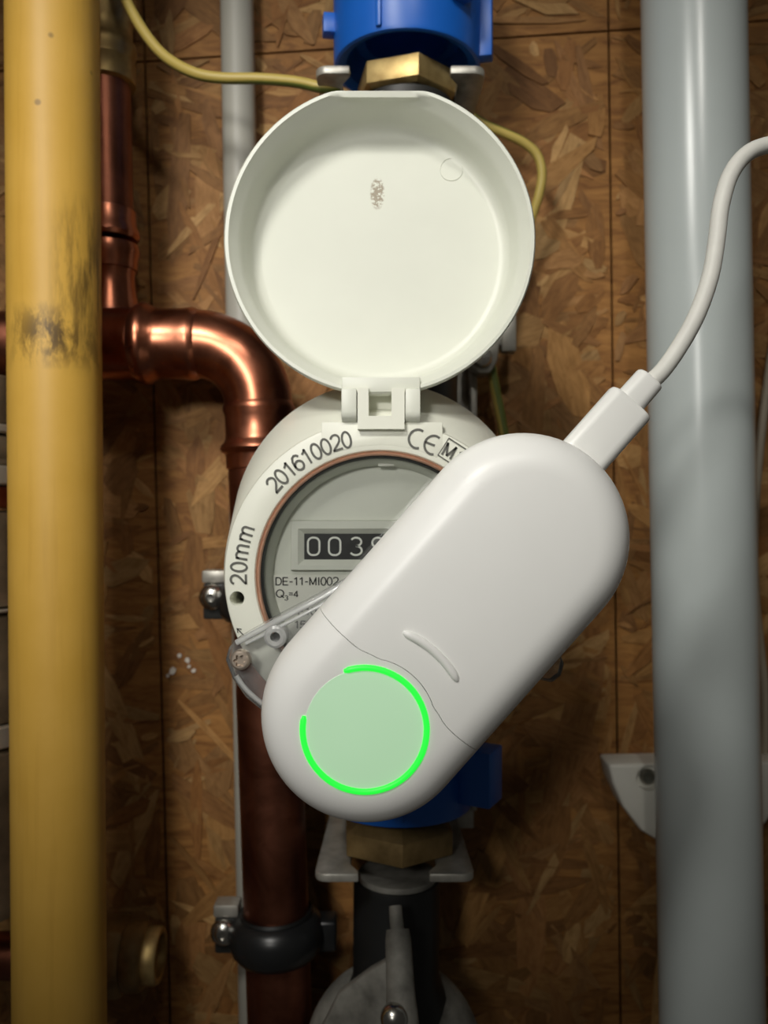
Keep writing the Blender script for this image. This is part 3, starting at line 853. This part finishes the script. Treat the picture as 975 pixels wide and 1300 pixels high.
m = MB(); m.box((38.5, 366, P(0, 1119, 310).z+6), (41.2, 378, P(0, 95, 312).z-4)); m.build('rail_flange', STEEL, br, bevel=0.5)
m = MB(); m.box((-19.2, 368, P(0, 1119, 310).z+6), (-16.6, 378, P(0, 95, 312).z-4)); m.build('rail_flange', STEEL, br, bevel=0.5)

# ---- earth clamp on the rail, and earth wires
ec = thing('earth_clamp', 'small steel earthing clamp peeking out below right of the open lid', 'clamp', P(610, 470, 366))
m = MB(); a = P(636, 447, 360); b = P(655, 399, 360); m.box((a.x, 358, a.z), (b.x, 366, b.z)); m.build('clamp_tab', STEEL, ec, bevel=1.0)
m = MB(); a = P(592, 476, 362); b = P(632, 438, 362)
m.prism([(a.x, b.z), (b.x, b.z), (b.x-1, a.z+5), (b.x-4, a.z), (a.x+5, a.z), (a.x, a.z+4)], (0, 356, 0), X, Z, Y, 0, 12); m.build('clamp_block', STEEL, ec, bevel=0.8)
m = MB(); a = P(622, 440, 362); b = P(640, 425, 362); m.box((a.x, 359, a.z), (b.x, 365, b.z)); m.build('clamp_bridge', STEEL, ec, bevel=0.6)
m = MB(); s = P(612, 455, 356); m.lathe([(4.2, 0), (4.2, 1.6), (3.4, 2.6), (0.4, 2.9)], s, TOCAM, 20); m.build('clamp_screw', ZINC, ec)
def smooth_path(pts, per=10):
    out = []
    n = len(pts)
    for i in range(n-1):
        p0, p1, p2, p3 = pts[max(i-1, 0)], pts[i], pts[i+1], pts[min(i+2, n-1)]
        for j in range(per):
            t = j/per
            out.append(0.5*((2*p1)+(-p0+p2)*t+(2*p0-5*p1+4*p2-p3)*t*t+(-p0+3*p1-3*p2+p3)*t**3))
    out.append(pts[-1]); return out
def wire(name, pts, r, mat, label, cat='wire', phase=0.0):
    m = MB(); m.tube(smooth_path(pts), r, 16, phase=phase)
    return tag(m.build(name, mat), label, cat)
wire('earth_wire', [P(105, -160, 332), P(140, -50, 332), P(160, 0, 332), P(184, 42, 331), P(210, 72, 330), P(245, 92, 328), P(280, 99, 327), P(330, 100, 326), P(375, 104, 324), P(408, 111, 322), P(430, 112, 324)], 2.15, EARTH, 'green and yellow earth wire curving in from the top left')
wire('earth_wire', [P(585, 140, 352), P(615, 158, 352), P(640, 169, 353), P(665, 181, 354), P(682, 197, 355), P(688, 220, 356), P(684, 248, 358), P(672, 285, 362), P(650, 350, 366), P(634, 420, 366), P(626, 452, 366)], 2.0, EARTH, 'green and yellow earth wire looping out behind the open lid', phase=1.9)
wire('earth_wire', [P(623, 462, 364), P(627, 485, 364), P(633, 515, 364), P(640, 553, 364), P(646, 600, 366), P(650, 700, 370), P(648, 800, 376)], 2.2, EARTH, 'short green and yellow wire dropping from the earthing clamp', phase=2.8)

# ---- stop valve at the bottom
va = thing('stop_valve', 'dark stop valve with grey lever at the bottom under the brass nut', 'valve', AX(1500))
m = MB(); m.lathe([(10, 0), (17.2, .5), (17.6, 3), (17.4, 40), (21, 46), (22, 62), (20, 78), (18, 84), (18, 150), (12, 151)], AX(1112), -VERT, 48); m.build('valve_body', BLACK, va)
m = MB(); m.lathe([(12, 0), (15.5, .4), (16, 2.0), (15.5, 3.4), (12, 3.8)], AX(1106), -VERT, 48); m.build('valve_collar', DULL, va)
hub = P(500, 1345, 318); hax = Vector((0, -0.86, 0.5)).normalized()
m = MB(); m.lathe([(36, -16), (35.5, -9), (33, -4), (27, 0.5), (18, 3.5), (10, 4.8), (0.3, 5.0)], hub, hax, 56); m.build('bonnet_cover', DULL, va)
m = MB()
la = P(505, 1180, 300); lb = P(512, 1330, 282)
pts = [la.lerp(lb, i/10) for i in range(11)]
m.tube(pts, [4.2, 4.7, 4.8, 4.8, 4.9, 5.0, 5.2, 5.6, 5.8, 5.8, 5.6], 20); lev = m.build('valve_lever', DULL, va)
m = MB(); m.tube([P(502, 1150, 304), P(503, 1165, 302), P(505, 1186, 299)], [2.4, 2.5, 2.5], 16); m.build('lever_pin', DULL, lev)
# cast web joining lever and bonnet on its left
m = MB(); w = [P(500, 1215, 297), P(470, 1232, 300), P(430, 1262, 304), P(396, 1330, 308), P(505, 1340, 292)]
vs2 = w + [p + Vector((0, 7, -2)) for p in w]
m.add(vs2, [list(range(5)), list(range(5, 10))] + [[i, (i+1) % 5, 5+(i+1) % 5, 5+i] for i in range(5)]); m.build('lever_web', DULL, va, bevel=1.0)
m = MB(); s = P(500, 1293, 281); m.lathe([(4.6, -3), (4.6, 0), (4.2, 1.4), (3, 2.6), (1.2, 3.3), (0.2, 3.4)], s, Vector((0, -0.9, 0.35)), 24); m.build('lever_bolt', ZINC, lev)

# ---- white pipe clip behind the grey pipe, loose cable at the right
cl = thing('pipe_clip', 'white plastic corner of a pipe clip behind the light grey pipe', 'clip', P(830, 1010, 388))
c0 = [P(765, 962, 372), P(835, 959, 372)] ; 
poly = [P(765, 962, 374), P(990, 958, 374), P(985, 990, 374), P(960, 1035, 374), P(925, 1062, 374), P(880, 1072, 374), P(835, 1062, 374), P(805, 1044, 374), P(783, 1015, 374), P(770, 985, 374)]
m = MB(); m.prism([(p.x, p.z) for p in poly], (0, 364, 0), X, Z, Y, 0, 17.2); cb = m.build('clip_base', CLIPW, cl, bevel=1.6, seg=3)
cut = MB(); cut.lathe([(0.01, -5), (5.6, -5), (5.6, 2), (.01, 2)], P(824, 988, 364), TOCAM, 32); cut = cut.build('c', CLIPW)
boolean(cb, cut)
m = MB(); m.lathe([(3.6, -4.9), (3.6, -3.6), (2.6, -2.6), (0.3, -2.4)], P(826, 990, 364), TOCAM, 24); m.build('clip_screw', ZINC, cb)
wire('loose_cable', [P(1010, 330, 372), P(985, 420, 374), P(970, 520, 376), P(960, 620, 377), P(957, 700, 377), P(960, 770, 377), P(966, 830, 377), P(971, 880, 377), P(971, 940, 377), P(967, 1000, 377), P(960, 1100, 377), P(940, 1400, 378)], 1.9, CABLEG, 'thin beige cable hanging beside the right edge of the grey pipe', 'cable')

# ================================================================== CLEAR ADAPTER PLATE
ad = thing('clear_adapter', 'transparent plastic mounting plate between meter and white sensor', 'adapter', P(480, 960, 250))
out = [(286, 838), (290, 822), (303, 809), (352, 781), (402, 755), (445, 731), (520, 712), (590, 722), (660, 772), (708, 824), (717, 842), (713, 858), (701, 867), (680, 862), (620, 895), (560, 925), (480, 950), (405, 948), (345, 913), (312, 886), (295, 862)]
m = MB(); pp = [P(x, y, 247) for x, y in out]
m.prism([(p.x, p.z) for p in pp], (0, 247.0, 0), X, Z, Y, 0, 5.0); m.build('plate', CLEAR, ad, bevel=0.7, seg=2)
m = MB(); m.tube(smooth_path([P(x, y, 246.4) for x, y in ((300, 816), (352, 788), (402, 762), (447, 737), (500, 722))], 6), 0.9, 12); m.build('edge_rib', CLEARR, ad)
m = MB(); m.tube(smooth_path([P(x, y, 246.4) for x, y in ((312, 817), (360, 793), (410, 767), (450, 745))], 6), 0.55, 10); m.build('edge_rib', CLEARR, ad)
m = MB(); m.tube(smooth_path([P(x, y, 246.2) for x, y in ((300, 858), (316, 879), (350, 905), (410, 938))], 6), 0.8, 12); m.build('edge_rib', CLEARR, ad)
m = MB(); m.lathe([(1.5, -4), (1.5, 1.4), (2.6, 1.6), (3.3, 1.2), (3.5, 0.2), (3.5, -4)], P(350, 808, 246.5), TOCAM, 32, closed=True); m.build('screw_boss', CLEARR, ad)
m = MB(); m.lathe([(1.3, -.5), (1.3, 0), (0.1, 0)], P(350.5, 808, 250), TOCAM, 20); m.build('boss_hole', BLACK, ad)
def torx(c, r):
    m = MB(); m.lathe([(r, -2.5), (r, 0), (r*.93, .7), (r*.75, 1.15), (r*.1, 1.2)], c, TOCAM, 36)
    ob = m.build('adapter_screw', SCREW, ad)
    cm = MB(); star = []
    for i in range(24):
        t = 2*PI*i/24; rr = r*(.53 + .13*math.cos(6*t)); star.append((rr*math.cos(t), rr*math.sin(t)))
    cm.prism(star, c, X, Z, TOCAM, .1, 3); cm = cm.build('c', SCREW)
    return boolean(ob, cm, smooth=30)
torx(P(305, 838, 246), 3.0)
m = MB(); m.lathe([(1.6, 0), (1.6, 9)], P(305, 838, 247), Y, 20); m.build('screw_shank', SCREW, ad)

# ================================================================== WHITE SENSOR
dev = thing('meter_sensor', 'white pill-shaped sensor with glowing green ring clamped over the meter', 'sensor', P(465, 1040, 240))
CB = P(466, 903, 225); CT = P(661, 683, 225)
U = Vector((CT.x-CB.x, 0, CT.z-CB.z)); LEN = U.length; U.normalize()
V = Vector((U.z, 0, -U.x))          # to the right when the device points up
def uv3(u, v, y): return Vector((CB.x, 0, CB.z)) + U*u + V*v + Y*y
NA, NS = 40, 30
def stadium(r, y):
    pts = []
    for i in range(NA+1):
        t = PI*i/NA; pts.append(uv3(LEN + r*math.sin(t), -r*math.cos(t), y))
    for i in range(1, NS):
        pts.append(uv3(LEN*(1-i/NS), r, y))
    for i in range(NA+1):
        t = PI*i/NA; pts.append(uv3(-r*math.sin(t), r*math.cos(t), y))
    for i in range(1, NS):
        pts.append(uv3(LEN*i/NS, -r, y))
    return pts
BC = Vector((-4.9, 0, -55.3)); BU = (BC - uv3(0, 0, 0)).dot(U); BV = (BC - uv3(0, 0, 0)).dot(V); RD = 28.3; Y0 = 210.0
def shell(name, prof, mat, parent):
    m = MB(); loops = [stadium(r, y) for r, y in prof]; n = len(loops[0])
    for lp in loops: m.v += lp
    for i in range(len(loops)-1):
        for k_ in range(n):
            l = (k_+1) % n
            m.f.append([i*n+k_, i*n+l, (i+1)*n+l, (i+1)*n+k_])
    m.f.append(list(range(n))); m.f.append([(len(loops)-1)*n+k_ for k_ in range(n)])
    return m.build(name, mat, parent)
prof = []
fr, fd = 11.0, 13.0       # fillet width and depth, flat-ish superellipse
for i in range(0, 17):
    t = PI/2*i/16
    c_, s_ = math.cos(t), math.sin(t)
    e = 2/2.1
    prof.append((RD - fr + fr*(s_**e), Y0 + fd*(1 - c_**e)))
prof = [(6, Y0-.02), (12, Y0-.01)] + prof + [(RD+.05, 226), (RD, 229.6), (RD-.3, 230.0), (RD-1.5, 230.1)]
body = shell('body_shell', prof, WHITE, dev)
back = shell('back_shell', [(RD-1.6, 230.0), (RD-.5, 230.05), (RD-.1, 230.5), (RD-.2, 236), (RD-1.2, 241), (RD-3.5, 244), (RD-7, 245)], WHITE, dev)
# seam: straight across with a bulge round the button
def seam_pts():
    a = [(14.0, -32), (14.0, -20), (14.0, -15.5)]
    for i in range(11):
        t = math.radians(-50 + 10*i)
        a.append((18.2*math.cos(t), 18.2*math.sin(t)))
    a[3] = (13.2, -13.2) if False else a[3]
    a = [(14.0, -34), (14.0, -20), (14.05, -16.5), (14.35, -14.0), (15.1, -11.6)] + [(18.2*math.cos(math.radians(q)), 18.2*math.sin(math.radians(q))) for q in range(-30, 31, 6)] + [(15.1, 11.6), (14.35, 14.0), (14.05, 16.5), (14.0, 20), (14.0, 34)]
    return a
sp = seam_pts()
s3 = smooth_path([Vector((u + BU + .2, v + BV, 0)) for u, v in sp], 4)
wth = 0.085
left = [(p.x + wth, p.y) for p in s3]; right = [(p.x - wth, p.y) for p in reversed(s3)]
cm = MB(); cm.prism(left + right, uv3(0, 0, 0), U, V, Y, 200, 228.0); cm = cm.build('c', WHITE, smooth=0)
boolean(body, cm, smooth=32)
# dish for the button
BR = 16.2; Rs = 170.0; dep = 0.75
cm = MB(); nseg = 72; 
pr = [(0.01, Y0 - 3)] + [(BR, Y0 - 3)] + [(BR*i/10, Y0 + dep - (dep+.02)*(i/10)**2) for i in range(10, 0, -1)] + [(0.01, Y0 + dep)]
cm.lathe([(r, -y) for r, y in pr], BC, TOCAM, nseg, caps=False)
bm_ = bmesh.new()
cm = cm.build('c', WHITE); bm_.from_mesh(cm.data); bmesh.ops.remove_doubles(bm_, verts=bm_.verts, dist=0.00003); bmesh.ops.recalc_face_normals(bm_, faces=bm_.faces); bm_.to_mesh(cm.data); bm_.free()
boolean(body, cm, smooth=32)
# split the two moulded pieces
bmx = bmesh.new(); bmx.from_mesh(body.data)
bmx.verts.ensure_lookup_table()
seen = set(); isl = []
for v0 in bmx.verts:
    if v0.index in seen: continue
    st = [v0]; comp = []
    seen.add(v0.index)
    while st:
        q = st.pop(); comp.append(q.index)
        for e in q.link_edges:
            w_ = e.other_vert(q)
            if w_.index not in seen: seen.add(w_.index); st.append(w_)
    isl.append(comp)
def keep(comp, name):
    k2 = set(comp); b2 = bmx.copy(); b2.verts.ensure_lookup_table()
    bmesh.ops.delete(b2, geom=[q for q in b2.verts if q.index not in k2], context='VERTS')
    me = bpy.data.meshes.new(name); b2.to_mesh(me); b2.free()
    me.materials.append(WHITE)
    for p in me.polygons: p.use_smooth = True
    me.set_sharp_from_angle(angle=math.radians(32))
    return me
isl.sort(key=lambda c: -sum(((bmx.verts[i].co/S - uv3(0, 0, 225)).dot(U)) for i in c)/len(c))
if len(isl) == 2:
    ma, mb2 = keep(isl[0], 'body_shell'), keep(isl[1], 'end_cap')
    body.data = ma
    cap = bpy.data.objects.new('end_cap', mb2); COL.objects.link(cap)
    cap.parent = dev; cap.matrix_parent_inverse = Matrix.Translation(-dev.location)
bmx.free()
# translucent button skin lying in the dish
m = MB()
m.lathe([(0.01, -(Y0+dep-.10))] + [(15.3*i/12, -(Y0 + dep - (dep+.02)*(15.3*i/12/BR)**2 - .10)) for i in range(1, 13)] + [(15.35, -(Y0+dep+.4)), (0.01, -(Y0+dep+.6))], BC, TOCAM, 72, caps=False)
m.build('button', BUTTON, dev)
# glowing arc
m = MB(); pts = []
for i in range(73):
    a = math.radians(109.5 - (360-57.5)*i/72)
    pts.append(BC + (X*math.cos(a) + Z*math.sin(a))*15.75 + Y*(Y0+.15))
m.tube(pts, [0.5] + [0.82]*71 + [0.5], 14); m.build('light_ring', LED, dev)
# small raised arc on the body
m = MB(); pts = []; rr = []
for i in range(25):
    a = math.radians(68.5 - 41*i/24)
    pts.append(BC + (X*math.cos(a) + Z*math.sin(a))*26.6 + Y*(Y0+.05))
    rr.append(1.15*math.sqrt(max(0.12, 1-abs(i/12-1)**10)))
m.tube(pts, rr, 18); m.build('raised_arc', WHITE, dev)

# ---- USB cord
uc = thing('charging_cord', 'white charging cord with plug inserted in the top of the sensor', 'cable', uv3(LEN+29, -1.6, 228))
LP = LEN + 2.9
def rbox(u0, u1, v0, hw, hd, y, r, name, mat, taper=0.0, par=None):
    sec = []
    for cx, cy, a0 in ((hw-r, hd-r, 0), (-hw+r, hd-r, 90), (-hw+r, -hd+r, 180), (hw-r, -hd+r, 270)):
        for i in range(7):
            t = math.radians(a0+i*15); sec.append((cx+r*math.cos(t), cy+r*math.sin(t)))
    m = MB(); n = len(sec)
    st = [(u0, 1.0), (u1-.8, 1.0-taper), (u1-.25, .975-taper), (u1, .92-taper)]
    for (u, k_) in st:
        for a, b in sec: m.v.append(uv3(u, v0+a*k_, y+b*k_))
    for i in range(len(st)-1):
        for q in range(n):
            l = (q+1) % n; m.f.append([i*n+q, i*n+l, (i+1)*n+l, (i+1)*n+q])
    m.f.append(list(range(n))); m.f.append([(len(st)-1)*n+q for q in range(n)])
    return m.build(name, mat, par or uc)
plug = rbox(LP+22, LP+45.3, -1.6, 6.9, 3.9, 228, 3.0, 'plug', PLUG)
rbox(LP+44.5, LP+53.8, -2.0, 4.3, 3.3, 228, 2.9, 'strain_relief', PLUG, .03, plug)
m = MB()
m.tube(smooth_path([uv3(LP+50, -2.1, 228), P(838, 474, 228), P(862, 441, 228.5), P(885, 399, 229), P(902, 350, 230), P(910, 303, 231), P(915, 263, 232), P(926, 225, 233), P(944, 199, 234), P(968, 186, 235), P(1005, 182, 236), P(1080, 190, 240), P(1200, 240, 246)], 10), 2.35, 24)
m.build('cord', CORD, uc)
